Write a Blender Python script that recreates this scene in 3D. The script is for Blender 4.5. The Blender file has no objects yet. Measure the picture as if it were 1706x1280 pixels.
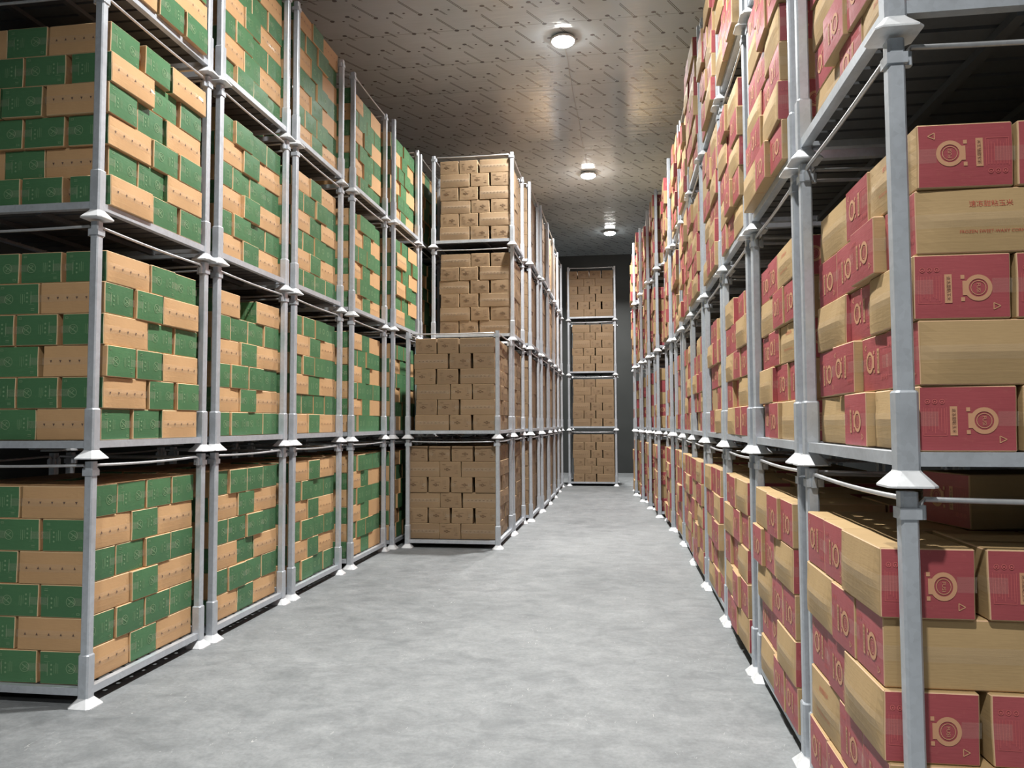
import bpy, bmesh, math, random
from mathutils import Vector, Matrix
from mathutils.bvhtree import BVHTree

R = random.Random(11)
scene = bpy.context.scene
COL = scene.collection

# ------------------------------------------------------------------ camera
F_PX, YAW, PIT, ROL, CAM_H = 1273.9, .1412, .0509, -.0039, 1.598


def cam_axes():
    cy, sy = math.cos(YAW), math.sin(YAW)
    A = Matrix(((cy, 0, sy), (0, 1, 0), (-sy, 0, cy)))
    c, s = math.cos(PIT), math.sin(PIT)
    B = Matrix(((1, 0, 0), (0, c, -s), (0, s, c)))
    c, s = math.cos(ROL), math.sin(ROL)
    Cc = Matrix(((c, s, 0), (-s, c, 0), (0, 0, 1)))
    M = Cc @ B @ A
    return [Vector((M[i][0], M[i][2], M[i][1])) for i in range(3)]   # right, up, forward


RIGHT, UP, FWD = cam_axes()
cam_data = bpy.data.cameras.new('camera')
cam_data.sensor_width = 36
cam_data.lens = F_PX / 1706 * 36
cam_data.clip_end = 200
cam = bpy.data.objects.new('camera', cam_data)
COL.objects.link(cam)
mw = Matrix.Identity(4)
for i in range(3):
    mw[i][0], mw[i][1], mw[i][2] = RIGHT[i], UP[i], -FWD[i]
mw[0][3], mw[1][3], mw[2][3] = 0, 0, CAM_H
cam.matrix_world = mw
scene.camera = cam

# ------------------------------------------------------------------ world, exposure
world = bpy.data.worlds.new('world')
scene.world = world
world.use_nodes = True
world.node_tree.nodes['Background'].inputs[0].default_value = (.5, .55, .6, 1)
world.node_tree.nodes['Background'].inputs[1].default_value = .004
vs = scene.view_settings
vs.view_transform = 'Standard'
vs.look = 'None'
vs.exposure = 0.0
vs.gamma = 1.0
vs.use_curve_mapping = False
scene.cycles.max_bounces = 8
scene.cycles.diffuse_bounces = 4
scene.cycles.glossy_bounces = 3

CEIL = 7.0
LAMP_W = 350
LAMPS = [(-.75, -6.6), (-.75, -.9), (-.75, 4.8), (-.745, 10.46), (-.642, 16.37), (-.252, 21.51)]


def add_lamp_light(x, y, w):
    ld = bpy.data.lights.new('lamp_light', 'AREA')
    ld.shape = 'DISK'
    ld.size = .26
    ld.energy = w
    ld.color = (1.0, .985, .95)
    ld.spread = math.radians(132)
    o = bpy.data.objects.new('lamp_light', ld)
    o.location = (x, y, CEIL - .125)
    COL.objects.link(o)
    return o


# ------------------------------------------------------------------ node helpers
class NT:
    def __init__(s, name):
        s.m = bpy.data.materials.new(name)
        s.m.use_nodes = True
        s.t = s.m.node_tree
        s.b = s.t.nodes['Principled BSDF']

    def n(s, typ, **kw):
        nd = s.t.nodes.new(typ)
        for k, v in kw.items():
            setattr(nd, k, v)
        return nd

    def l(s, a, b):
        s.t.links.new(a, b)

    def v(s, sock, x):
        if isinstance(x, (int, float)):
            sock.default_value = x
        elif isinstance(x, (tuple, list)):
            sock.default_value = x
        else:
            s.l(x, sock)

    def mth(s, op, a, b=0.0, c=None):
        nd = s.n('ShaderNodeMath', operation=op)
        s.v(nd.inputs[0], a)
        s.v(nd.inputs[1], b)
        if c is not None:
            s.v(nd.inputs[2], c)
        return nd.outputs[0]

    def mix(s, f, a, b, mode='MIX'):
        nd = s.n('ShaderNodeMix', data_type='RGBA', blend_type=mode)
        s.v(nd.inputs[0], f)
        s.v(nd.inputs[6], a)
        s.v(nd.inputs[7], b)
        return nd.outputs[2]

    def noise(s, scale, detail=3, rough=.5, vec=None, dist=0.0):
        nd = s.n('ShaderNodeTexNoise')
        nd.inputs['Scale'].default_value = scale
        nd.inputs['Detail'].default_value = detail
        nd.inputs['Roughness'].default_value = rough
        nd.inputs['Distortion'].default_value = dist
        if vec is not None:
            s.l(vec, nd.inputs['Vector'])
        return nd.outputs[0]

    def ramp(s, f, p0, p1, c0=(0, 0, 0, 1), c1=(1, 1, 1, 1)):
        nd = s.n('ShaderNodeValToRGB')
        nd.color_ramp.elements[0].position = p0
        nd.color_ramp.elements[1].position = p1
        nd.color_ramp.elements[0].color = c0
        nd.color_ramp.elements[1].color = c1
        s.l(f, nd.inputs[0])
        return nd.outputs[0]

    def mapped(s, scale, coord='Object'):
        tc = s.n('ShaderNodeTexCoord')
        mp = s.n('ShaderNodeMapping')
        mp.inputs['Scale'].default_value = scale
        s.l(tc.outputs[coord], mp.inputs[0])
        return mp.outputs[0]

    def bump(s, h, strength=.2, dist=.01):
        nd = s.n('ShaderNodeBump')
        nd.inputs['Strength'].default_value = strength
        nd.inputs['Distance'].default_value = dist
        s.l(h, nd.inputs['Height'])
        s.l(nd.outputs[0], s.b.inputs['Normal'])
        return nd

    def set(s, **kw):
        names = {'rough': 'Roughness', 'metal': 'Metallic', 'col': 'Base Color', 'spec': 'Specular IOR Level',
                 'alpha': 'Alpha', 'coat': 'Coat Weight', 'coat_rough': 'Coat Roughness'}
        for k, v in kw.items():
            s.v(s.b.inputs[names[k]], v)
        return s


def c4(r, g, b):
    return (r, g, b, 1)


def board(name, col, dark, rough=.6, coat=0.0, wear=None, wear_amt=0.0):
    """printed or bare cardboard: slow tone drift, fibre lines, per-carton variation, scuffs"""
    t = NT(name)
    geo = t.n('ShaderNodeNewGeometry')
    info = t.n('ShaderNodeObjectInfo')
    rnd = t.mth('FRACT', t.mth('ADD', geo.outputs['Random Per Island'], info.outputs['Random']))
    vec = t.mapped((1, 1, 1))
    big = t.noise(9, 3, .55, vec)
    fib = t.noise(60, 2, .5, t.mapped((.25, .25, 3)))
    a = t.mix(rnd, c4(*col), c4(*dark))
    a = t.mix(t.mth('MULTIPLY', big, .45), a, c4(*[x * .78 for x in dark]))
    a = t.mix(t.mth('MULTIPLY', fib, .16), a, c4(*[x * .6 for x in dark]))
    if wear:
        w = t.ramp(t.noise(34, 5, .7, vec), .60, .72)
        a = t.mix(t.mth('MULTIPLY', w, wear_amt), a, c4(*wear))
    t.set(col=a, rough=rough, spec=.35, coat=coat, coat_rough=.3)
    t.bump(t.mth('ADD', t.mth('MULTIPLY', big, 1.2), t.mth('MULTIPLY', fib, .25)), .35, .006)
    return t.m


def flat(name, col, rough=.6, metal=0.0, alpha=1.0, **kw):
    t = NT(name)
    t.set(col=c4(*col), rough=rough, metal=metal, alpha=alpha, **kw)
    return t.m


M = {}
M['kraft_g'] = board('kraft_tan', (.60, .37, .185), (.54, .33, .165))
M['kraft_r'] = board('kraft_yellow_tan', (.50, .345, .17), (.44, .30, .15))
M['kraft_b'] = board('kraft_brown', (.31, .21, .12), (.255, .172, .10))
M['edge_g'] = flat('worn_cardboard_edge', (.60, .47, .29), .7)
M['edge_r'] = flat('worn_cardboard_edge_pink', (.62, .40, .25), .7)
M['edge_b'] = flat('worn_cardboard_edge_brown', (.44, .31, .17), .7)
M['green'] = board('green_print', (.085, .215, .095), (.062, .165, .075), .5, .08, (.13, .24, .11), .35)
M['red'] = board('red_print', (.43, .098, .108), (.36, .075, .085), .5, .08, (.48, .18, .14), .25)
M['brown'] = board('brown_print_side', (.31, .21, .12), (.25, .168, .098))
M['gold'] = flat('gold_ink', (.56, .30, .17), .55)
M['faint_r'] = flat('faint_red_ink', (.50, .12, .115), .55)
M['faint_g'] = flat('pale_green_ink', (.18, .30, .16), .55)
M['dark_r'] = flat('dark_print_ink', (.10, .045, .03), .6)
M['dark_b'] = flat('brown_print_ink', (.12, .07, .035), .6)
M['red_ink'] = flat('red_stamp_ink', (.45, .08, .05), .6)
M['tape'] = flat('clear_packing_tape', (.70, .62, .50), .1, 0, .09, coat=.6, coat_rough=.08)


def steel(name, col, metal, rough):
    t = NT(name)
    vec = t.mapped((1, 1, 1))
    sp = t.n('ShaderNodeTexVoronoi')
    sp.inputs['Scale'].default_value = 55
    t.l(vec, sp.inputs['Vector'])
    big = t.noise(7, 4, .6, vec)
    f = t.mth('ADD', t.mth('MULTIPLY', sp.outputs['Color'], .25), t.mth('MULTIPLY', big, .75))
    a = t.mix(f, c4(*[x * .72 for x in col]), c4(*[min(1, x * 1.2) for x in col]))
    t.set(col=a, metal=metal, rough=t.mth('ADD', t.mth('MULTIPLY', big, .25), rough - .1))
    t.bump(big, .12, .004)
    return t.m


M['steel'] = steel('galvanised_steel', (.54, .58, .63), .45, .42)
M['foot'] = steel('bright_galvanised_foot', (.74, .76, .78), .3, .5)
M['deck'] = steel('dull_deck_steel', (.08, .085, .09), .3, .6)
M['rod'] = steel('bare_steel_rod', (.62, .63, .65), .6, .35)


def floor_mat():
    t = NT('concrete_floor')
    vec = t.mapped((1, 1, 1))
    big = t.noise(.7, 5, .6, vec, .4)
    mid = t.noise(4.5, 6, .65, vec, .6)
    strk = t.noise(5.0, 9, .78, t.mapped((.8, 1.3, 1)), .8)
    fine = t.noise(38, 8, .8, vec)
    f = t.mth('ADD', t.mth('MULTIPLY', big, .3), t.mth('ADD', t.mth('MULTIPLY', mid, .3), t.mth('MULTIPLY', strk, .4)))
    a = t.ramp(f, .38, .62, c4(.125, .136, .143), c4(.285, .30, .307))
    a = t.mix(t.mth('MULTIPLY', t.ramp(fine, .38, .62), .38), a, c4(.10, .105, .11))
    # pale flecks and short scratches
    vo = t.n('ShaderNodeTexVoronoi')
    vo.inputs['Scale'].default_value = 3.1
    t.l(t.mapped((1, 1, 0)), vo.inputs['Vector'])
    fleck = t.mth('LESS_THAN', vo.outputs['Distance'], .018)
    sc = t.noise(26, 2, .5, t.mapped((1.6, .35, 1)), 2.5)
    scr = t.mth('MULTIPLY', t.ramp(sc, .70, .73), t.ramp(t.noise(2.2, 2, .5, vec), .5, .6))
    a = t.mix(t.mth('MULTIPLY', fleck, .7), a, c4(.75, .75, .72))
    a = t.mix(t.mth('MULTIPLY', scr, .5), a, c4(.62, .62, .60))
    dk = t.ramp(t.noise(1.3, 3, .6, t.mapped((1, .7, 1))), .58, .75)
    a = t.mix(t.mth('MULTIPLY', dk, .25), a, c4(.16, .165, .17))
    t.set(col=a, rough=t.mth('ADD', t.mth('MULTIPLY', mid, .3), .48), spec=.35)
    t.bump(t.mth('ADD', fine, t.mth('MULTIPLY', strk, .6)), .12, .004)
    return t.m


def ceiling_mat():
    """grey steel sandwich panels under a protective film printed with slanting lines and dots"""
    t = NT('film_covered_ceiling_panels')
    tc = t.n('ShaderNodeTexCoord')
    sp = t.n('ShaderNodeSeparateXYZ')
    t.l(tc.outputs['Object'], sp.inputs[0])
    X, Y = sp.outputs[0], sp.outputs[1]
    PX, PY = .606, .478
    yy = t.mth('ADD', Y, -11.021 + .40)
    row = t.mth('FLOOR', t.mth('DIVIDE', yy, PY))
    y = t.mth('ADD', t.mth('SUBTRACT', yy, t.mth('MULTIPLY', row, PY)), -.40)
    x = t.mth('ADD', t.mth('ADD', X, 2.605), t.mth('MULTIPLY', row, .213))

    def wrap(e):
        q = t.mth('DIVIDE', t.mth('ADD', x, -e), PX)
        return t.mth('MULTIPLY', t.mth('SUBTRACT', q, t.mth('ROUND', q)), PX)

    def blob(ex, ey, rx, ry):
        dx = t.mth('DIVIDE', wrap(ex), rx)
        dy = t.mth('DIVIDE', t.mth('ADD', y, -ey), ry)
        d = t.mth('ADD', t.mth('MULTIPLY', dx, dx), t.mth('MULTIPLY', dy, dy))
        return t.mth('LESS_THAN', d, 1.0)

    sh = t.mth('MULTIPLY', y, .566)

    def line(ex, y0, y1, w):
        q = t.mth('DIVIDE', t.mth('SUBTRACT', t.mth('ADD', x, -ex), sh), PX)
        d = t.mth('ABSOLUTE', t.mth('MULTIPLY', t.mth('SUBTRACT', q, t.mth('ROUND', q)), PX))
        a = t.mth('LESS_THAN', d, w)
        b = t.mth('MULTIPLY', t.mth('GREATER_THAN', y, y0), t.mth('LESS_THAN', y, y1))
        return t.mth('MULTIPLY', a, b)

    el = [blob(0, 0, .032, .028), blob(.24, -.085, .032, .026), blob(.15, .02, .018, .015),
          blob(.40, -.06, .018, .015), line(.010, -.374, -.03, .0065), line(-.014, -.34, -.03, .0065),
          line(.30, -.07, .05, .0055), line(.318, -.06, .06, .0055)]
    m = el[0]
    for e in el[1:]:
        m = t.mth('MAXIMUM', m, e)
    vec = t.mapped((1, 1, 1))
    tone = t.noise(.8, 3, .5, vec)
    a = t.ramp(tone, .3, .7, c4(.50, .565, .61), c4(.64, .715, .765))
    a = t.mix(t.mth('MULTIPLY', m, .88), a, c4(.12, .11, .12))
    # panel joints
    q = t.mth('DIVIDE', t.mth('ADD', Y, -11.03), .975)
    j = t.mth('LESS_THAN', t.mth('ABSOLUTE', t.mth('SUBTRACT', q, t.mth('ROUND', q))), .006)
    a = t.mix(t.mth('MULTIPLY', j, .45), a, c4(.1, .1, .1))
    ripple = t.noise(2.2, 4, .6, t.mapped((.35, 2.4, 1)), .5)
    wr = t.noise(9, 3, .6, t.mapped((.3, 1.6, 1)), .3)
    t.set(col=a, rough=t.mth('ADD', t.mth('MULTIPLY', tone, .2), .05), metal=.0, spec=1.0)
    t.bump(t.mth('ADD', ripple, t.mth('MULTIPLY', wr, .25)), .28, .03)
    return t.m


def wall_mat():
    t = NT('cold_store_wall_panel')
    w = t.n('ShaderNodeTexWave')
    w.inputs['Scale'].default_value = .55
    t.l(t.mapped((1, 1, 0)), w.inputs['Vector'])
    n = t.noise(1.5, 3, .5, t.mapped((1, 1, 1)))
    t.set(col=t.mix(n, c4(.04, .045, .045), (.065, .07, .07, 1)), rough=.5)
    t.bump(w.outputs['Fac'], .1, .01)
    return t.m


# ------------------------------------------------------------------ object helpers
def obj(name, mesh, parent=None, loc=None):
    o = bpy.data.objects.new(name, mesh)
    COL.objects.link(o)
    if parent is not None:
        o.parent = parent
    if loc is not None:
        o.location = loc
    return o


def tag(o, label=None, cat=None, group=None, kind=None):
    if label:
        o['label'] = label
    if cat:
        o['category'] = cat
    if group:
        o['group'] = group
    if kind:
        o['kind'] = kind
    return o


class MB:
    """plain mesh collector with material slots"""

    def __init__(s):
        s.v, s.f, s.m = [], [], []

    def poly(s, pts, m=0):
        i = len(s.v)
        s.v += [tuple(p) for p in pts]
        s.f.append(tuple(range(i, i + len(pts))))
        s.m.append(m)

    def box(s, x0, x1, y0, y1, z0, z1, m=0):
        i = len(s.v)
        s.v += [(x0, y0, z0), (x1, y0, z0), (x1, y1, z0), (x0, y1, z0), (x0, y0, z1), (x1, y0, z1), (x1, y1, z1), (x0, y1, z1)]
        for f in ((0, 3, 2, 1), (4, 5, 6, 7), (0, 1, 5, 4), (1, 2, 6, 5), (2, 3, 7, 6), (3, 0, 4, 7)):
            s.f.append(tuple(i + k for k in f))
            s.m.append(m)

    def prism(s, rings, m=0, cap=True):
        """rings: list of lists of points, same length, bottom to top"""
        i = len(s.v)
        n = len(rings[0])
        for r in rings:
            s.v += [tuple(p) for p in r]
        for k in range(len(rings) - 1):
            for j in range(n):
                a, b = i + k * n + j, i + k * n + (j + 1) % n
                s.f.append((a, b, b + n, a + n))
                s.m.append(m)
        if cap:
            s.f.append(tuple(i + j for j in reversed(range(n))))
            s.m.append(m)
            s.f.append(tuple(i + (len(rings) - 1) * n + j for j in range(n)))
            s.m.append(m)

    def tube(s, pts, r, m=0, n=8):
        rings = []
        for k, p in enumerate(pts):
            p = Vector(p)
            a = Vector(pts[max(0, k - 1)])
            b = Vector(pts[min(len(pts) - 1, k + 1)])
            d = (b - a).normalized()
            u = d.orthogonal().normalized()
            if abs(d.z) < .9:
                u = d.cross(Vector((0, 0, 1))).normalized()
            else:
                u = Vector((1, 0, 0))
            w = d.cross(u).normalized()
            rings.append([p + (u * math.cos(2 * math.pi * j / n) + w * math.sin(2 * math.pi * j / n)) * r for j in range(n)])
        s.prism(rings, m)

    def mesh(s, name, mats, smooth=False):
        me = bpy.data.meshes.new(name)
        me.from_pydata(s.v, [], s.f)
        for mt in mats:
            me.materials.append(mt)
        me.polygons.foreach_set('material_index', s.m)
        if smooth:
            me.polygons.foreach_set('use_smooth', [True] * len(s.f))
        me.update()
        return me


def ring8(h, c, z, cx=0, cy=0):
    """square with cut corners: half size h, cut c"""
    k = h - c
    return [(cx + a, cy + b, z) for a, b in ((k, -h), (h, -k), (h, k), (k, h), (-k, h), (-h, k), (-h, -k), (-k, -h))]


# ------------------------------------------------------------------ room
def slab(name, x0, x1, y0, y1, z0, z1, mat):
    b = MB()
    b.box(x0, x1, y0, y1, z0, z1)
    return tag(obj(name, b.mesh(name, [mat])), kind='structure')


WM = wall_mat()
RX0, RX1, RY0, RY1 = -7.0, 5.2, -9.0, 24.6
slab('floor', RX0 - .1, RX1 + .1, RY0 - .1, RY1 + .1, -.1, 0, floor_mat())
slab('ceiling', RX0 - .1, RX1 + .1, RY0 - .1, RY1 + .1, CEIL, CEIL + .1, ceiling_mat())
slab('wall_left', RX0 - .1, RX0, RY0, RY1, 0, CEIL, WM)
slab('wall_right', RX1, RX1 + .1, RY0, RY1, 0, CEIL, WM)
slab('wall_back', RX0 - .1, RX1 + .1, RY1, RY1 + .1, 0, CEIL, WM)
slab('wall_front', RX0 - .1, RX1 + .1, RY0 - .1, RY0, 0, CEIL, WM)

# ------------------------------------------------------------------ lamps
house = MB()
N = 20
house.prism([[(math.cos(2 * math.pi * j / N) * r, math.sin(2 * math.pi * j / N) * r, z) for j in range(N)]
             for r, z in ((.175, -.06), (.18, -.04), (.15, -.015), (.10, 0))])
ME_house = house.mesh('lamp_housing', [flat('lamp_housing_white', (.7, .7, .7), .4)], True)
dif = MB()
dif.prism([[(math.cos(2 * math.pi * j / N) * r, math.sin(2 * math.pi * j / N) * r, z) for j in range(N)]
           for r, z in ((.05, -.112), (.12, -.10), (.155, -.075), (.16, -.058))])
glow = NT('glowing_lamp_cover')
glow.set(col=c4(.9, .9, .9))
glow.b.inputs['Emission Color'].default_value = (1, .99, .95, 1)
glow.b.inputs['Emission Strength'].default_value = 60
ME_dif = dif.mesh('lamp_diffuser', [glow.m], True)
lamp_labels = {3: 'round glowing ceiling lamp nearest the camera, above the front brown carton stack',
               4: 'round glowing ceiling lamp in the middle of the row of three',
               5: 'round glowing ceiling lamp farthest away, above the far end of the aisle'}
for i, (x, y) in enumerate(LAMPS):
    o = bpy.data.objects.new('ceiling_lamp', None)
    COL.objects.link(o)
    o.location = (x, y, CEIL)
    tag(o, lamp_labels.get(i, ('rearmost round ceiling lamp above the aisle, far behind the camera', 'round ceiling lamp just behind the camera', 'round ceiling lamp over the aisle beside the nearest green stack, above the view')[min(i, 2)]), 'lamp', 'round lamps along the ceiling')
    obj('housing', ME_house, o)
    obj('diffuser', ME_dif, o)
    add_lamp_light(x, y, LAMP_W * (.9 if y < 0 else 1))
cb = MB()
pts = [(LAMPS[3][0], LAMPS[3][1] + .17, CEIL - .012)]
for k in range(1, 9):
    f = k / 9
    pts.append((LAMPS[3][0] * (1 - f) + LAMPS[4][0] * f + .008 * math.sin(k * 1.7), LAMPS[3][1] * (1 - f) + LAMPS[4][1] * f, CEIL - .012))
pts.append((LAMPS[4][0], LAMPS[4][1] - .17, CEIL - .012))
cb.tube(pts, .004, 0, 6)
tag(obj('lamp_cable', cb.mesh('lamp_cable', [flat('pale_cable', (.6, .6, .6), .5)])),
    'thin pale cable along the ceiling between the nearest and middle lamps', 'cable')

# ------------------------------------------------------------------ racks
TIER = 1.4
BEAM0, BEAM1 = .062, .104
_rack_cache = {}


def rack_meshes(w, d):
    """meshes for one stackable cage w (x) by d (y), origin on the ground at its near aisle corner post; x = away from the aisle"""
    key = (round(w, 3), round(d, 3))
    if key in _rack_cache:
        return _rack_cache[key]
    r = {}
    b = MB()
    b.prism([ring8(.0255, .007, z) for z in (.03, 1.385)])
    r['post'] = b.mesh('post', [M['steel']])
    b = MB()
    b.prism([ring8(.071, .018, .0), ring8(.071, .018, .006), ring8(.036, .01, .046), ring8(.034, .009, .05)])
    r['foot'] = b.mesh('foot', [M['foot']])
    b = MB()
    b.prism([ring8(.033, .009, .048), ring8(.033, .009, .285), ring8(.029, .008, .292)])
    r['sleeve'] = b.mesh('sleeve', [M['steel']])
    for sx in (1, -1):
        for sy in (1, -1):
            b = MB()
            for (ax, ay) in ((sx, 0), (0, sy)):
                cx, cy = ax * .038, ay * .038
                b.prism([ring8(.0125, .004, 1.302, cx, cy), ring8(.0125, .004, 1.345, cx, cy)])
            b.box(-.031, .031, -.031, .031, 1.304, 1.338)
            r['socket', sx, sy] = b.mesh('rail_socket', [M['steel']])
            b = MB()
            b.prism([ring8(.0255, .007, z) for z in (.03, 1.385)])
            b.prism([ring8(.071, .018, .0), ring8(.071, .018, .006), ring8(.036, .01, .046), ring8(.034, .009, .05)], 1)
            b.prism([ring8(.033, .009, .048), ring8(.033, .009, .285)])
            for (ax, ay) in ((sx, 0), (0, sy)):
                cx, cy = ax * .038, ay * .038
                b.prism([ring8(.0125, .004, 1.302, cx, cy), ring8(.0125, .004, 1.345, cx, cy)])
            r['farpost', sx, sy] = b.mesh('post', [M['steel'], M['foot']])
    b = MB()
    h = .02
    for y in (0, d):
        b.box(.02, w - .02, y - h, y + h, BEAM0, BEAM1)
    for x in (0, w):
        b.box(x - h, x + h, .02, d - .02, BEAM0, BEAM1)
    r['base_frame'] = b.mesh('base_frame', [M['steel']])
    b = MB()
    n = 9
    for i in range(n):
        y0 = .03 + (d - .06) * i / n
        b.box(.021, w - .021, y0, y0 + (d - .06) / n * .8, BEAM0 + .018, BEAM1 - .001)
    for fx in (.33, .66):
        b.box(w * fx - .02, w * fx + .02, .021, d - .021, BEAM0 - .012, BEAM0 + .017)
    r['deck'] = b.mesh('deck', [M['deck']])
    zr = 1.362
    for nm, p0, p1 in (('near', (.038, 0), (w - .038, 0)), ('far', (.038, d), (w - .038, d)),
                       ('in', (0, .038), (0, d - .038)), ('out', (w, .038), (w, d - .038))):
        p0 = Vector((p0[0], p0[1], 0))
        p1 = Vector((p1[0], p1[1], 0))
        dd = (p1 - p0).normalized()
        pts = [p0 + Vector((0, 0, 1.31)), p0 + Vector((0, 0, zr - .012)), p0 + dd * .012 + Vector((0, 0, zr))]
        for k in range(1, 6):
            q = p0.lerp(p1, k / 6)
            q.z = zr - .008 * math.sin(math.pi * k / 6)
            pts.append(q)
        pts += [p1 - dd * .012 + Vector((0, 0, zr)), p1 + Vector((0, 0, zr - .012)), p1 + Vector((0, 0, 1.31))]
        b = MB()
        b.tube(pts, .0085, 0, 7)
        r['rail', nm] = b.mesh('top_rail', [M['rod']], True)
    _rack_cache[key] = r
    return r


def make_rack(side, x, y, tier, w, d, label, group, near, rails=('near', 'far', 'in', 'out'), rz=0.0):
    me = rack_meshes(w, d)
    root = bpy.data.objects.new('stacking_rack', None)
    COL.objects.link(root)
    root.location = (x, y, tier * TIER)
    root.rotation_euler = (0, 0, rz)
    # a left-hand rack runs away from the aisle towards -x
    sgn = -1 if side == 'L' else 1
    tag(root, label, 'rack', group)
    for (px, py, sx, sy) in ((0, 0, sgn, 1), (0, d, sgn, -1), (sgn * w, 0, -sgn, 1), (sgn * w, d, -sgn, -1)):
        if near:
            p = obj('post', me['post'], root, (px, py, 0))
            obj('foot', me['foot'], p)
            obj('sleeve', me['sleeve'], p)
            obj('rail_socket', me['socket', sx, sy], p)
        else:
            obj('post', me['farpost', sx, sy], root, (px, py, 0))
    off = (-w, 0, 0) if side == 'L' else (0, 0, 0)
    obj('base_frame', me['base_frame'], root, off)
    obj('deck', me['deck'], root, off)
    for nm in rails:
        k = nm
        if side == 'L':
            k = {'in': 'out', 'out': 'in'}.get(nm, nm)
        obj('top_rail', me['rail', k], root, off)
    return root


# ------------------------------------------------------------------ cartons
KIND = {
    'green': dict(L=.42, W=.272, H=.189, slots=['kraft_g', 'green', 'edge_g', 'faint_g', 'faint_g', 'dark_r', 'dark_r'], amp=.010),
    'red': dict(L=.43, W=.278, H=.2, slots=['kraft_r', 'red', 'edge_r', 'gold', 'faint_r', 'dark_r', 'red_ink'], amp=.018),
    'brown': dict(L=.445, W=.275, H=.199, slots=['kraft_b', 'brown', 'edge_b', 'dark_b', 'dark_b', 'dark_b', 'dark_b'], amp=.007),
}
# slots: 0 kraft, 1 print, 2 worn edge, 3 main ink, 4 faint ink, 5 dark ink, 6 stamp ink
_txt = {}


def text_polys(body, size):
    key = (body, size)
    if key not in _txt:
        c = bpy.data.curves.new('lettering', 'FONT')
        c.body = body
        c.size = size
        c.resolution_u = 2
        c.align_x = 'CENTER'
        c.align_y = 'CENTER'
        o = bpy.data.objects.new('lettering', c)
        COL.objects.link(o)
        dg = bpy.context.evaluated_depsgraph_get()
        dg.update()
        me = bpy.data.meshes.new_from_object(o.evaluated_get(dg))
        _txt[key] = ([tuple(v.co) for v in me.vertices], [tuple(p.vertices) for p in me.polygons])
        bpy.data.objects.remove(o)
        bpy.data.curves.remove(c)
        bpy.data.meshes.remove(me)
    return _txt[key]


class Print:
    """collects flat marks in face coordinates (s right, t up)"""

    def __init__(s):
        s.p = []

    def quad(s, a, b, c, d, m):
        s.p.append(([(a, c), (b, c), (b, d), (a, d)], m))

    def ring(s, cx, cy, r0, r1, m, n=20, a0=0, a1=2 * math.pi, sq=1.0):
        for k in range(n):
            u, v = a0 + (a1 - a0) * k / n, a0 + (a1 - a0) * (k + 1) / n
            s.p.append(([(cx + r0 * math.cos(u) * sq, cy + r0 * math.sin(u)), (cx + r1 * math.cos(u) * sq, cy + r1 * math.sin(u)),
                         (cx + r1 * math.cos(v) * sq, cy + r1 * math.sin(v)), (cx + r0 * math.cos(v) * sq, cy + r0 * math.sin(v))], m))

    def line(s, x0, y0, x1, y1, w, m):
        dx, dy = x1 - x0, y1 - y0
        l = math.hypot(dx, dy)
        nx, ny = -dy / l * w / 2, dx / l * w / 2
        s.p.append(([(x0 + nx, y0 + ny), (x0 - nx, y0 - ny), (x1 - nx, y1 - ny), (x1 + nx, y1 + ny)], m))

    def text(s, body, size, cx, cy, m, rot=0):
        vs, fs = text_polys(body, size)
        ca, sa = math.cos(rot), math.sin(rot)
        for f in fs:
            s.p.append(([(cx + vs[i][0] * ca - vs[i][1] * sa, cy + vs[i][0] * sa + vs[i][1] * ca) for i in f], m))


def red_end(P, lod):
    q = math.pi / 2
    ex = -.045
    P.ring(ex, .006, .0275, .040, 3, 28 if lod == 0 else 14)
    P.ring(ex, .006, .0205, .0225, 3, 18 if lod == 0 else 8)
    P.quad(ex + .033, ex + .045, -.016, .028, 3)
    P.quad(ex + .039, ex + .050, -.034, -.022, 3)
    P.quad(ex + .039, ex + .050, .034, .046, 3)
    P.quad(.030, .051, -.037, .050, 3)                                 # plaque
    if lod == 0:
        P.text('FUSI', .0155, ex, .006, 3, q)
        pass
        P.text('速冻甜粘玉米', .0125, .0405, .0065, 5, q)
    else:
        P.quad(ex - .008, ex + .006, -.008, .020, 3)
        P.quad(.037, .044, -.03, .043, 5)
    # ingredient table, faint
    for k in range(7):
        P.line(.066 + k * .0088, -.032, .066 + k * .0088, .044 - (k % 3) * .006, .0016, 4)
    P.line(.060, -.036, .060, .050, .0014, 4)
    P.line(.125, -.036, .125, .050, .0014, 4)
    P.line(.060, .050, .125, .050, .0014, 4)
    for k in range(3):
        P.ring(.072 + k * .021, -.052, .0055, .0080, 4, 10)
        P.quad(.070 + k * .021, .074 + k * .021, -.055, -.049, 4)
    # little triangle
    P.line(-.108, .062, -.088, .052, .0028, 3)
    P.line(-.108, .062, -.088, .072, .0028, 3)
    P.line(-.088, .052, -.088, .072, .0028, 3)


def red_side(P, lod):
    if lod == 0:
        P.text('速冻甜粘玉米', .021, .0, .048, 6)
        P.text('FROZEN SWEET-WAXY CORN', .0135, .0, -.036, 6)


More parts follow.
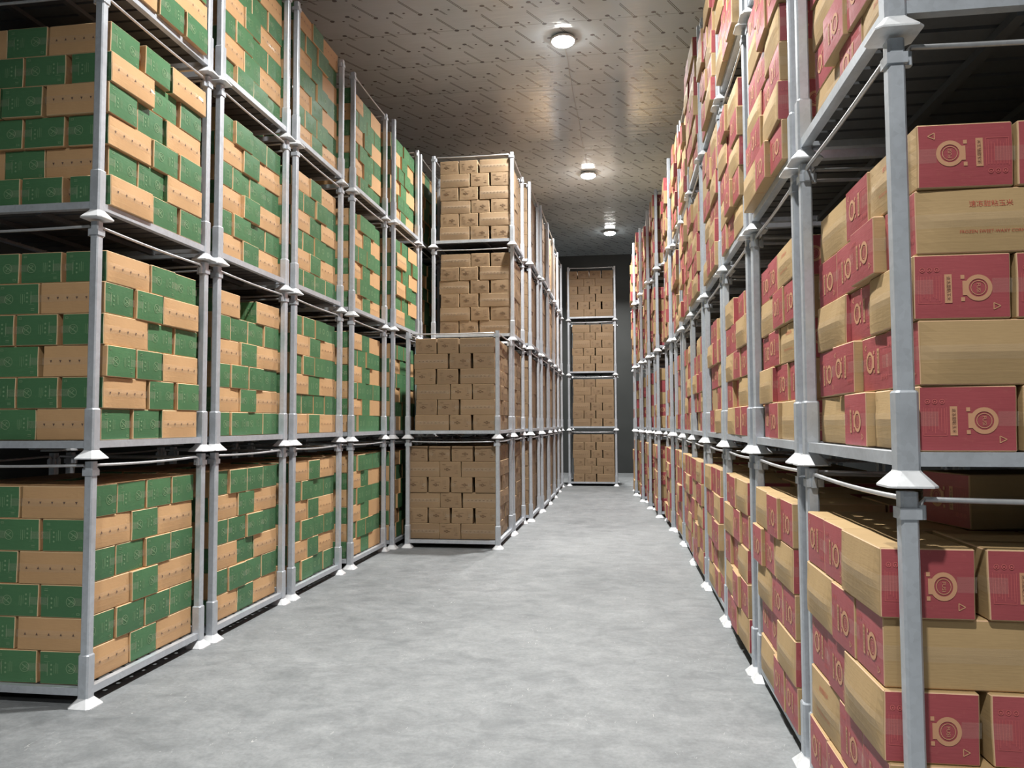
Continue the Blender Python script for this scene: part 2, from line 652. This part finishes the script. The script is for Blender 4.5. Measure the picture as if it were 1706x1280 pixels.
def green_end(P, lod):
    n = 22 if lod == 0 else 12
    P.ring(-.062, .0, .026, .030, 3, n)
    P.ring(-.062, .0, .016, .0185, 3, n // 2, .4, 4.2)
    P.line(-.085, .012, -.045, -.016, .006, 3)
    P.line(-.070, -.006, -.050, .014, .005, 3)
    for k in range(3):
        P.ring(.060, .035 - k * .026, .0, .0065, 3, 7)
        P.line(.018 + k * .012, -.026 + k * .004, .018 + k * .012, .030, .0025, 4)
    P.line(.085, -.03, .085, .045, .004, 4)
    P.quad(-.118, -.098, .064, .067, 3)
    P.quad(-.118, -.098, .073, .076, 3)
    P.quad(-.118, -.115, .064, .076, 3)
    P.quad(-.101, -.098, .064, .076, 3)
    P.quad(.085, .108, -.062, -.058, 3)
    P.quad(.085, .108, -.071, -.068, 3)
    if lod == 0:
        P.line(.030, -.03, .030, .03, .004, 3)
        P.line(.072, -.035, .105, -.035, .002, 4)


def green_side(P, lod, n=6, up=1):
    for k in range(n):
        x = -.155 + k * .31 / (n - 1)
        P.p.append(([(x - .0075, -.006 * up), (x + .0075, -.006 * up), (x, .010 * up)][::up], 5))


def brown_end(P, lod):
    P.ring(.04, .0, .008, .020, 3, 9)
    P.quad(.0, .018, -.004, .010, 3)
    P.quad(.062, .078, -.010, .006, 3)
    P.line(-.10, .045, -.06, .045, .006, 3)
    P.line(-.10, .02, -.075, .02, .006, 3)
    P.line(.06, -.06, .105, -.06, .007, 3)
    P.line(-.02, -.035, .06, -.035, .004, 3)
    for k in range(4):
        P.line(-.09 + k * .012, -.06, -.09 + k * .012, .0, .0018, 3)


def brown_side(P, lod):
    for k in range(7):
        x = -.15 + k * .05
        P.quad(x - .010, x + .010, -.004, .004, 3)


PR = {'red': (red_end, red_side), 'green': (green_end, green_side), 'brown': (brown_end, brown_side)}


def carton_parts(kind, lod, seed, flip, side_text=True):
    """returns verts, faces, material indices of one carton lying on its side, centred on x/y with its base at z=0.
    x is the long axis; the printed ends face +-x, the taped flap sides face +-y"""
    k = KIND[kind]
    rr = random.Random(seed * 77 + 5)
    hx, hy, hz = k['L'] / 2, k['W'] / 2, (k['H'] - .0012) / 2
    b = MB()
    amp = [k['amp'] * rr.uniform(.6, 1.1), .002] if seed < 4 else [.002, .002]
    ph = rr.uniform(0, 6)
    dent = rr.uniform(.0, .004)

    def defo(p):
        x, y, z = p
        u, v, w = x / hx, y / hy, z / hz
        a = amp[0] if y > 0 else amp[1]
        bul = (1 - min(1, abs(u)) ** 4) * max(0, 1 - abs(w)) ** .9
        y2 = y + (1 if y > 0 else -1) * a * bul * min(1, abs(v)) ** 6
        x2 = x + (1 if x > 0 else -1) * (.0035 * (1 - v * v) * (1 - w * w) - dent * .5) * min(1, abs(u)) ** 6
        z2 = z - (.003 * (1 - u * u) * (1 - v * v) if w > .5 else 0)
        y2 += .0018 * math.sin(w * 2 + ph) * min(1, abs(v)) ** 4
        return (x2, y2, z2 + hz)

    if lod == 2:
        b.box(-hx, hx, -hy, hy, 0, 2 * hz)
        for i in (3, 5):
            b.m[i] = 1
    else:
        e = .0045
        nx, ny, nz = (9, 6, 6) if lod == 0 else (4, 3, 4)

        def coords(h, n):
            return [-h] + [-h + e + (2 * h - 2 * e) * i / n for i in range(n + 1)] + [h]
        X, Y, Z = coords(hx, nx), coords(hy, ny), coords(hz, nz)
        idx = {}

        def vert(i, j, l):
            key = (i, j, l)
            if key not in idx:
                x, y, z = X[i], Y[j], Z[l]
                ex = (i in (0, len(X) - 1)) + (j in (0, len(Y) - 1)) + (l in (0, len(Z) - 1))
                c = {0: 0, 1: 0, 2: .0022, 3: .0035}[ex]
                if i in (0, len(X) - 1):
                    x -= math.copysign(c, x)
                if j in (0, len(Y) - 1):
                    y -= math.copysign(c, y)
                if l in (0, len(Z) - 1):
                    z -= math.copysign(c, z)
                idx[key] = len(b.v)
                b.v.append(defo((x, y, z)))
            return idx[key]

        def face(q, m):
            b.f.append(tuple(q))
            b.m.append(m)
        NX, NY, NZ = len(X) - 1, len(Y) - 1, len(Z) - 1
        for j in range(NY):
            for l in range(NZ):
                ed = j in (0, NY - 1) or l in (0, NZ - 1)
                m = 2 if ed else 1
                face([vert(NX, j, l), vert(NX, j + 1, l), vert(NX, j + 1, l + 1), vert(NX, j, l + 1)], m)
                face([vert(0, j, l), vert(0, j, l + 1), vert(0, j + 1, l + 1), vert(0, j + 1, l)], m)
        for i in range(NX):
            for l in range(NZ):
                m = 2 if l in (0, NZ - 1) else 0
                face([vert(i, 0, l), vert(i + 1, 0, l), vert(i + 1, 0, l + 1), vert(i, 0, l + 1)], m)
                face([vert(i, NY, l), vert(i, NY, l + 1), vert(i + 1, NY, l + 1), vert(i + 1, NY, l)], m)
        for i in range(NX):
            for j in range(NY):
                face([vert(i, j, NZ), vert(i + 1, j, NZ), vert(i + 1, j + 1, NZ), vert(i, j + 1, NZ)], 0)
                face([vert(i, j, 0), vert(i, j + 1, 0), vert(i + 1, j + 1, 0), vert(i + 1, j, 0)], 0)
    # prints
    off = .0016

    def put(P, fn, fl):
        for pts, m in P.p:
            q = [((-s, -t) if fl else (s, t)) for s, t in pts]
            i = len(b.v)
            for s, t in q:
                p = fn(s, t)
                if lod < 2:
                    d = defo(p)
                else:
                    d = (p[0], p[1], p[2] + hz)
                b.v.append(tuple(d))
            b.f.append(tuple(range(i, i + len(q))))
            b.m.append(m)
    if lod == 2:
        P = Print()
        if kind == 'red':
            P.ring(-.045, .006, .022, .04, 3, 7)
            P.quad(.030, .051, -.037, .050, 3)
            P.quad(.07, .11, -.02, .03, 4)
        elif kind == 'green':
            P.ring(-.062, .0, .020, .030, 3, 7)
            P.quad(.02, .03, -.03, .03, 4)
            P.quad(.055, .065, -.025, .04, 3)
        else:
            P.quad(.02, .06, -.02, .02, 3)
            P.quad(.06, .10, -.065, -.055, 3)
        put(P, lambda s, t: (hx + off, s, t), flip)
        put(P, lambda s, t: (-hx - off, -s, t), flip)
        return b
    P = Print()
    PR[kind][0](P, lod)
    put(P, lambda s, t: (hx + off, s, t), flip)
    put(P, lambda s, t: (-hx - off, -s, t), flip)
    if kind != 'red' or side_text:
        P = Print()
        if kind == 'green':
            green_side(P, lod, rr.choice((5, 6)), rr.choice((1, -1)))
        else:
            PR[kind][1](P, lod)
        if kind == 'red':
            put(P, lambda s, t: (-s, hy + off, t), False)
        else:
            put(P, lambda s, t: (-s, hy + off + .001, t), False)
            put(P, lambda s, t: (s, -hy - off - .001, t), False)
    b.defo = defo
    return b


def carton_tape(kind, seed):
    """clear tape along both flap seams, wrapping a little onto the ends"""
    k = KIND[kind]
    b0 = carton_parts(kind, 0, seed, False, False)
    hx, hy = k['L'] / 2, k['W'] / 2
    out = []
    w = .022
    for sy in (1, -1):
        b = MB()
        path = [(-hx - .003, sy * (hy - .055)), (-hx - .003, sy * (hy + .003))]
        path += [(-hx + 2 * hx * i / 8, sy * (hy + .003)) for i in range(1, 8)]
        path += [(hx + .003, sy * (hy + .003)), (hx + .003, sy * (hy - .055))]
        for x, y in path:
            b.v += [b0.defo((x, y, z)) for z in (-w, 0.0, w)]
        for i in range(len(path) - 1):
            for j in range(2):
                q = (3 * i + j, 3 * i + 3 + j, 3 * i + 4 + j, 3 * i + 1 + j)
                b.f.append(q if sy > 0 else q[::-1])
                b.m.append(0)
        out.append(b.mesh('packing_tape', [M['tape']], False))
    return out


VARIANTS = {}
NV = 4


def carton_mesh(kind, lod, v):
    key = (kind, lod, v)
    if key not in VARIANTS:
        b = carton_parts(kind, lod, v, v % 2 == 1, v == 2)
        VARIANTS[key] = b.mesh(kind + '_carton', [M[s] for s in KIND[kind]['slots']])
    return VARIANTS[key]


TAPES = {}


def tape_mesh(kind, v):
    if (kind, v) not in TAPES:
        TAPES[kind, v] = carton_tape(kind, v)
    return TAPES[kind, v]


# every carton of the store: dicts with kind, centre, angle, where it sits
CARTONS = []


def layer(kind, flipA, g, ga):
    """one course in local (a, b): a holds three cartons, b four. returns (a0, a1, b0, b1, long axis, face flags)"""
    k = KIND[kind]
    L, W = k['L'], k['W']
    T = L + 2 * W + 2 * ga
    out = []
    bl = max(4 * W + 3 * g, 2 * L + W + .010)

    def A(a0, a1, b0, b1, ax):
        if flipA:
            a0, a1 = T - a1, T - a0
        out.append((a0, a1, b0, b1, ax))
    st = (bl - W) / 3
    for i in range(4):
        A(0, L, i * st, i * st + W, 'a')
    x1, x2 = L + ga, L + W + 2 * ga
    bb = [0, L + g, bl - L]
    slack = (bl - 2 * L - W) / 2
    for x in (x1, x2):
        A(x, x + W, 0, L, 'b')
        A(x, x + W, bl - L, bl, 'b')
    A(T - L, T, L + slack, L + slack + W, 'a')
    return out, T, bl


def fill(kind, side, x, y, w, d, tier, pat, first, courses, stack, rz=0.0, lean=0.0, rough=1.0, skip=(), dv=0.0, gap=None, seed=0, du=0.0, hs=1.0):
    """stack cartons in one cage. pat '3': three cartons along the aisle, '4': four. first: 'A' or 'B' bottom course"""
    rr = random.Random(hash((kind, side, round(y * 100), tier)) % 10000 if False else int(abs(x) * 1000 + y * 377 + tier * 5171 + seed))
    k = KIND[kind]
    z0 = tier * TIER + BEAM1 + .001
    sgn = -1 if side == 'L' else 1
    g = .010 if gap is None else gap
    for c in range(courses):
        flip = (c % 2 == 1) != (first == 'B')
        ga = .004 + (g - .004) * rr.uniform(.2, 1.3) + (rr.uniform(0, .028) if kind == 'green' and pat == '3' else 0)
        boxes, T, bl = layer(kind, flip, .004 if bl_tight(kind, w, d, pat) else g, ga)
        # centre the block in the cage
        if pat == '3':
            u0, v0 = (d - T) / 2, .012
        else:
            u0, v0 = (d - bl) / 2, .012
        v0 += dv + rr.uniform(-.010, .008) * rough + lean * c
        if pat == '4':
            v0 = max(v0, .038)
        u0 += du + rr.uniform(-.012, .012) * rough * (1 if pat == '3' else .3)
        order = 0
        for (a0, a1, b0, b1, ax) in boxes:
            if pat == '3':
                ua, ub, va, vb = a0, a1, b0, b1
                axis = 'u' if ax == 'a' else 'v'
                umax, vmax = T, bl
            else:
                ua, ub, va, vb = b0, b1, a0, a1
                axis = 'v' if ax == 'a' else 'u'
                umax, vmax = bl, T
            aisle = va < .05
            fr = ua < .05
            top = c >= courses - 1
            back = ub > umax - .05 or vb > vmax - .05
            if (c, round(ua, 1), round(va, 1)) in skip:
                continue
            mid = umax - .1 > ub and ua > .1
            out = rr.uniform(-.016 if (pat == '3' or mid) else 0, .012) * min(rough, 1.6) if aisle else 0
            uu, vv = (ua + ub) / 2 + u0, (va + vb) / 2 + v0 + out
            if not aisle:
                vv += .014
                uu += rr.uniform(-.002, .002)
            px, py = sgn * vv, uu
            ca, sa = math.cos(rz), math.sin(rz)
            wx, wy = x + px * ca - py * sa, y + px * sa + py * ca
            yaw = (0 if axis == 'v' else math.pi / 2) + rz + max(-.016, min(.016, rr.gauss(0, .008) * rough))
            var = rr.randrange(4)
            tan_out = (aisle and axis == 'u') or (fr and axis == 'v' and not aisle)
            if fr and axis == 'v' and not aisle or (fr and aisle and axis == 'v' and pat == '4'):
                yaw = math.pi + rz + max(-.016, min(.016, rr.gauss(0, .008) * rough))
            elif aisle and axis == 'u':
                yaw = (-1 if side == 'L' else 1) * math.pi / 2 + rz + max(-.016, min(.016, rr.gauss(0, .008) * rough))
            else:
                var = rr.randrange(4, 8)
                if rr.random() < .5:
                    yaw += math.pi
            if stack == ('right', 0) and fr and va < .3 and tier < 2:
                var = var // 2 * 2 + (0 if (tier == 1 and c == 4) else 1)
            if kind == 'red' and tier == 1 and stack == ('right', 0) and c == 3 and fr:
                var = 2
            CARTONS.append(dict(kind=kind, loc=Vector((wx, wy, z0 + c * k['H'] * hs)), yaw=yaw, axis=axis, aisle=aisle, front=fr,
                                top=top, back=back, c=c, u=ua, v=va, tier=tier, stack=stack, side=side, var=var, hs=hs))


def bl_tight(kind, w, d, pat):
    k = KIND[kind]
    return 4 * k['W'] + .03 > (d if pat == '3' else d) - .06


TIERN = ('bottom', 'second', 'third', 'top')
ORD = ('first', 'second', 'third', 'fourth', 'fifth', 'sixth', 'seventh', 'eighth', 'ninth', 'tenth', 'eleventh', 'twelfth', 'thirteenth')


def stack_name(st):
    s, i = st
    if s == 'left':
        return ('nearest' if i == 0 else ORD[i]) + ' green stack'
    if s == 'right':
        return ('nearest' if i == 0 else ORD[i]) + ' red stack'
    if s == 'far':
        return 'far end brown stack'
    if s == 'brown':
        return ('short front' if i == 0 else 'tall ' + ORD[i - 1]) + ' brown stack'
    return ORD[i] + ' outer ' + s


def rack_label(st, tier):
    col = {'left': 'green', 'right': 'red', 'brown': 'brown', 'far': 'brown'}[st[0]]
    where = {'left': 'on the left of the aisle', 'right': 'on the right of the aisle', 'brown': 'at the centre left', 'far': 'closing the aisle'}[st[0]]
    return 'galvanised %s-tier rack of the %s %s' % (TIERN[tier], stack_name(st), where)


# ---- left rows: (x, y, depth)
W1 = 1.18
ROW_LEFT = [(-3.03, 4.045, 1.165), (-3.01, 5.36, 1.165), (-2.995, 6.70, 1.17), (-2.97, 8.17, 1.19), (-2.91, 9.54, 1.17), (-2.91, 10.88, 1.17), (-2.9, 12.22, 1.17)]
LP = {0: '4343', 1: '4444', 2: '4444', 3: '4444', 4: '4434', 5: '4444', 6: '4444'}
for i, (x, y, d) in enumerate(ROW_LEFT):
    for t in range(4):
        st = ('left', i)
        make_rack('L', x, y, t, W1, d, rack_label(st, t), 'racks of green cartons', i < 4,
                  ('near', 'far', 'in', 'out') if not (t == 3 and i in (2, 4)) else ('far',))
        pat = LP[i][t]
        if i == 0 and t == 2:
            pat = '3'
        skip = ()
        n = 6
        if i == 1 and t == 1:
            skip = ((5, .3, .0), (5, .6, .0), (5, .4, .0))
        if t == 3:
            n = 7 if i in (1, 2) else 6
        fill('green', 'L', x, y, W1, d, t, pat, 'AB'[(t + i) % 2] if i else 'BBAA'[t], n, st, skip=skip,
             rough=1.3 if t >= 2 else 1.0, dv=(-.03, -.02, -.02, -.05)[t])
# ---- right rows
ROW_RIGHT = [(.857, 2.48, 1.17), (.855, 3.805, 1.165), (.845, 5.118, 1.15), (.843, 6.415, 1.15), (.825, 7.712, 1.15), (.83, 9.01, 1.15), (.815, 10.31, 1.15),
         (.755, 11.61, 1.15), (.63, 13.15, 1.15), (.53, 14.45, 1.15), (.43, 15.75, 1.15), (.32, 17.05, 1.15)]
for i, (x, y, d) in enumerate(ROW_RIGHT):
    for t in range(4):
        st = ('right', i)
        make_rack('R', x, y, t, W1, d, rack_label(st, t), 'racks of red cartons', i < 4,
                  ('near', 'far', 'in', 'out') if not (t == 3 and i in (3, 4)) else ('far',))
        pat = '4' if (i == 0 and t in (1, 2)) else '3'
        n = 5
        if i >= 1 and t >= 2 and (i + t) % 2:
            n = 6
        first = ('A' if t == 0 else 'B') if i == 0 else 'AB'[(i + t) % 2]
        fill('red', 'R', x, y, W1, d, t, pat, first, n, st, rough=2.0 if t >= 1 else 1.2,
             dv=(-.055, .02, -.045, -.06)[t] if i == 0 else (-.05, 0.0, -.05, -.06)[t], hs=(1.1 if t == 0 else 1.012))
# ---- brown rows (left side of the far aisle)
BROWN = [(-1.56, 9.66, 1.17), (-1.55, 10.98, 1.17), (-1.46, 12.40, 1.2), (-1.42, 13.80, 1.2), (-1.42, 15.16, 1.2), (-1.44, 16.52, 1.2), (-1.46, 17.88, 1.2)]
for i, (x, y, d) in enumerate(BROWN):
    for t in range(2 if i == 0 else 4):
        st = ('brown', i)
        make_rack('L', x, y, t, W1, d, rack_label(st, t), 'racks of brown cartons', i < 2)
        if i == 0:
            pat, first = ('3', 'B') if t == 0 else ('4', 'B')
        elif i == 1:
            pat, first = '4', {0: 'A', 1: 'A', 2: 'A', 3: 'B'}[t]
        else:
            pat, first = '4', 'AB'[(i + t) % 2]
        fill('brown', 'L', x, y, W1, d, t, pat, first, 6, st, gap=.022 if pat == '4' else .018,
             dv=.02 if i == 0 else (.01 if i == 1 else -.01), rough=.8)
for t in range(4):
    st = ('far', 0)
    make_rack('L', -.125, 19.5, t, W1, 1.2, rack_label(st, t), 'racks of brown cartons', False)
    fill('brown', 'L', -.125, 19.5, W1, 1.2, t, '4' if t in (0, 1, 2) else '3', 'AB'[t % 2], 6, st, gap=.018 if t < 3 else .016, dv=.03, rough=.8)

# a loose carton lying crooked on top of the nearest red block
CARTONS.append(dict(kind='red', loc=Vector((1.42, 3.16, BEAM1 + .001 + 5 * .2 * 1.1 + .001)), yaw=math.pi + .22, axis='v', aisle=False, front=True,
                    top=True, back=False, c=5, u=.3, v=.5, tier=0, stack=('right', 0), side='R', var=0, hs=1.0))

# ------------------------------------------------------------------ choose the cartons that show largest
for q in CARTONS:
    k = KIND[q['kind']]
    hx, hy, h = k['L'] / 2, k['W'] / 2, (k['H'] - .0012) * q['hs']
    ca, sa = math.cos(q['yaw']), math.sin(q['yaw'])
    q['c8'] = [q['loc'] + Vector((a * hx * ca - b * hy * sa, a * hx * sa + b * hy * ca, z)) for z in (0, h)
               for a, b in ((-1, -1), (1, -1), (1, 1), (-1, 1))]
bv, bf, owner = [], [], []
FQ = ((0, 3, 2, 1), (4, 5, 6, 7), (0, 1, 5, 4), (1, 2, 6, 5), (2, 3, 7, 6), (3, 0, 4, 7))
for n, q in enumerate(CARTONS):
    i = len(bv)
    bv += q['c8']
    for f in FQ:
        bf.append(tuple(i + j for j in f))
        owner.append(n)
bvh = BVHTree.FromPolygons(bv, bf)
EYE = Vector((0, 0, CAM_H))


def project(p):
    v = p - EYE
    z = v.dot(FWD)
    if z < .2:
        return None
    return 853 + F_PX * v.dot(RIGHT) / z, 640 - F_PX * v.dot(UP) / z


seen = [0.0] * len(CARTONS)
STEP = 5
for py in range(2, 1280, STEP):
    for px in range(2, 1706, STEP):
        d = FWD + RIGHT * ((px - 853) / F_PX) + UP * ((640 - py) / F_PX)
        hit = bvh.ray_cast(EYE, d.normalized(), 60)
        if hit[2] is not None:
            seen[owner[hit[2]]] += STEP * STEP
chosen = set()
for kind in KIND:
    ids = [n for n, q in enumerate(CARTONS) if q['kind'] == kind and seen[n] > 0]
    ids.sort(key=lambda n: -seen[n])
    chosen |= set(ids[:298])
    print('cartons', kind, sum(q['kind'] == kind for q in CARTONS), 'seen', len(ids), 'smallest kept', seen[ids[min(297, len(ids) - 1)]])

# ------------------------------------------------------------------ label wording
rowkey = {}
for n in chosen:
    q = CARTONS[n]
    face = 'aisle' if q['aisle'] else ('front' if q['front'] else 'inside')
    q['face'] = face
    rowkey.setdefault((q['stack'], q['tier'], q['c'], face), []).append(n)
labels = {}
CN = ('bottom', 'second', 'third', 'fourth', 'fifth', 'sixth', 'seventh')
for (st, tier, c, face), ids in rowkey.items():
    ids.sort(key=lambda n: CARTONS[n]['u'] if face == 'aisle' else CARTONS[n]['v'] + .3 * CARTONS[n]['u'])
    for j, n in enumerate(ids):
        q = CARTONS[n]
        if q['kind'] == 'brown':
            look = 'brown carton'
        elif (face == 'aisle') == (q['axis'] == 'v'):
            look = q['kind'] + ' printed carton'
        else:
            look = 'tan-sided ' + q['kind'] + ' carton'
        if face == 'aisle':
            pos = ORD[j] + ' along aisle face'
        elif face == 'front':
            pos = ORD[j] + ' from aisle on camera-side'
        else:
            pos = ORD[j] + ' inner one'
        labels[n] = '%s, %s, %s course, %s tier, %s' % (look, pos, CN[c], TIERN[tier], stack_name(st))

NAMES = {'green': 'green_carton', 'red': 'red_carton', 'brown': 'brown_carton'}
GROUPS = {'green': 'green and tan cartons in the left racks', 'red': 'red and tan cartons in the right racks', 'brown': 'brown cartons in the centre and far racks'}
rest = {k: MB() for k in KIND}
lod2 = {}
for kind in KIND:
    for v in range(2):
        lod2[kind, v] = carton_parts(kind, 2, v, v == 1)
for n, q in enumerate(CARTONS):
    kind = q['kind']
    if n in chosen:
        near = seen[n] > 900
        o = obj(NAMES[kind], carton_mesh(kind, 0 if near else 1, q['var']), None, q['loc'])
        o.rotation_euler = (0, 0, q['yaw'])
        o.scale = (1, 1, q['hs'])
        tag(o, labels[n], 'carton', GROUPS[kind])
        if near:
            for tm in tape_mesh(kind, q['var']):
                obj('packing_tape', tm, o)
    else:
        if not (q['aisle'] or q['front'] or q['top'] or q['back']):
            continue
        src = lod2[kind, q['var'] % 2]
        mb = rest[kind]
        i = len(mb.v)
        ca, sa = math.cos(q['yaw']), math.sin(q['yaw'])
        lx, ly, lz = q['loc']
        mb.v += [(lx + x * ca - y * sa, ly + x * sa + y * ca, lz + z * q['hs']) for x, y, z in src.v]
        mb.f += [tuple(i + j for j in f) for f in src.f]
        mb.m += src.m
for kind, mb in rest.items():
    o = obj(NAMES[kind] + '_mass', mb.mesh(kind + '_cartons', [M[s] for s in KIND[kind]['slots']]))
    tag(o, {'green': 'remaining green and tan cartons packed deeper in the left racks',
            'red': 'remaining red and tan cartons farther along the right racks',
            'brown': 'remaining brown cartons farther along the centre left racks'}[kind], 'cartons', kind='stuff')

_all = [o['label'] for o in COL.objects if 'label' in o.keys()]
print('labels', len(_all), 'distinct', len(set(_all)), 'longest', max(len(x.split()) for x in _all))
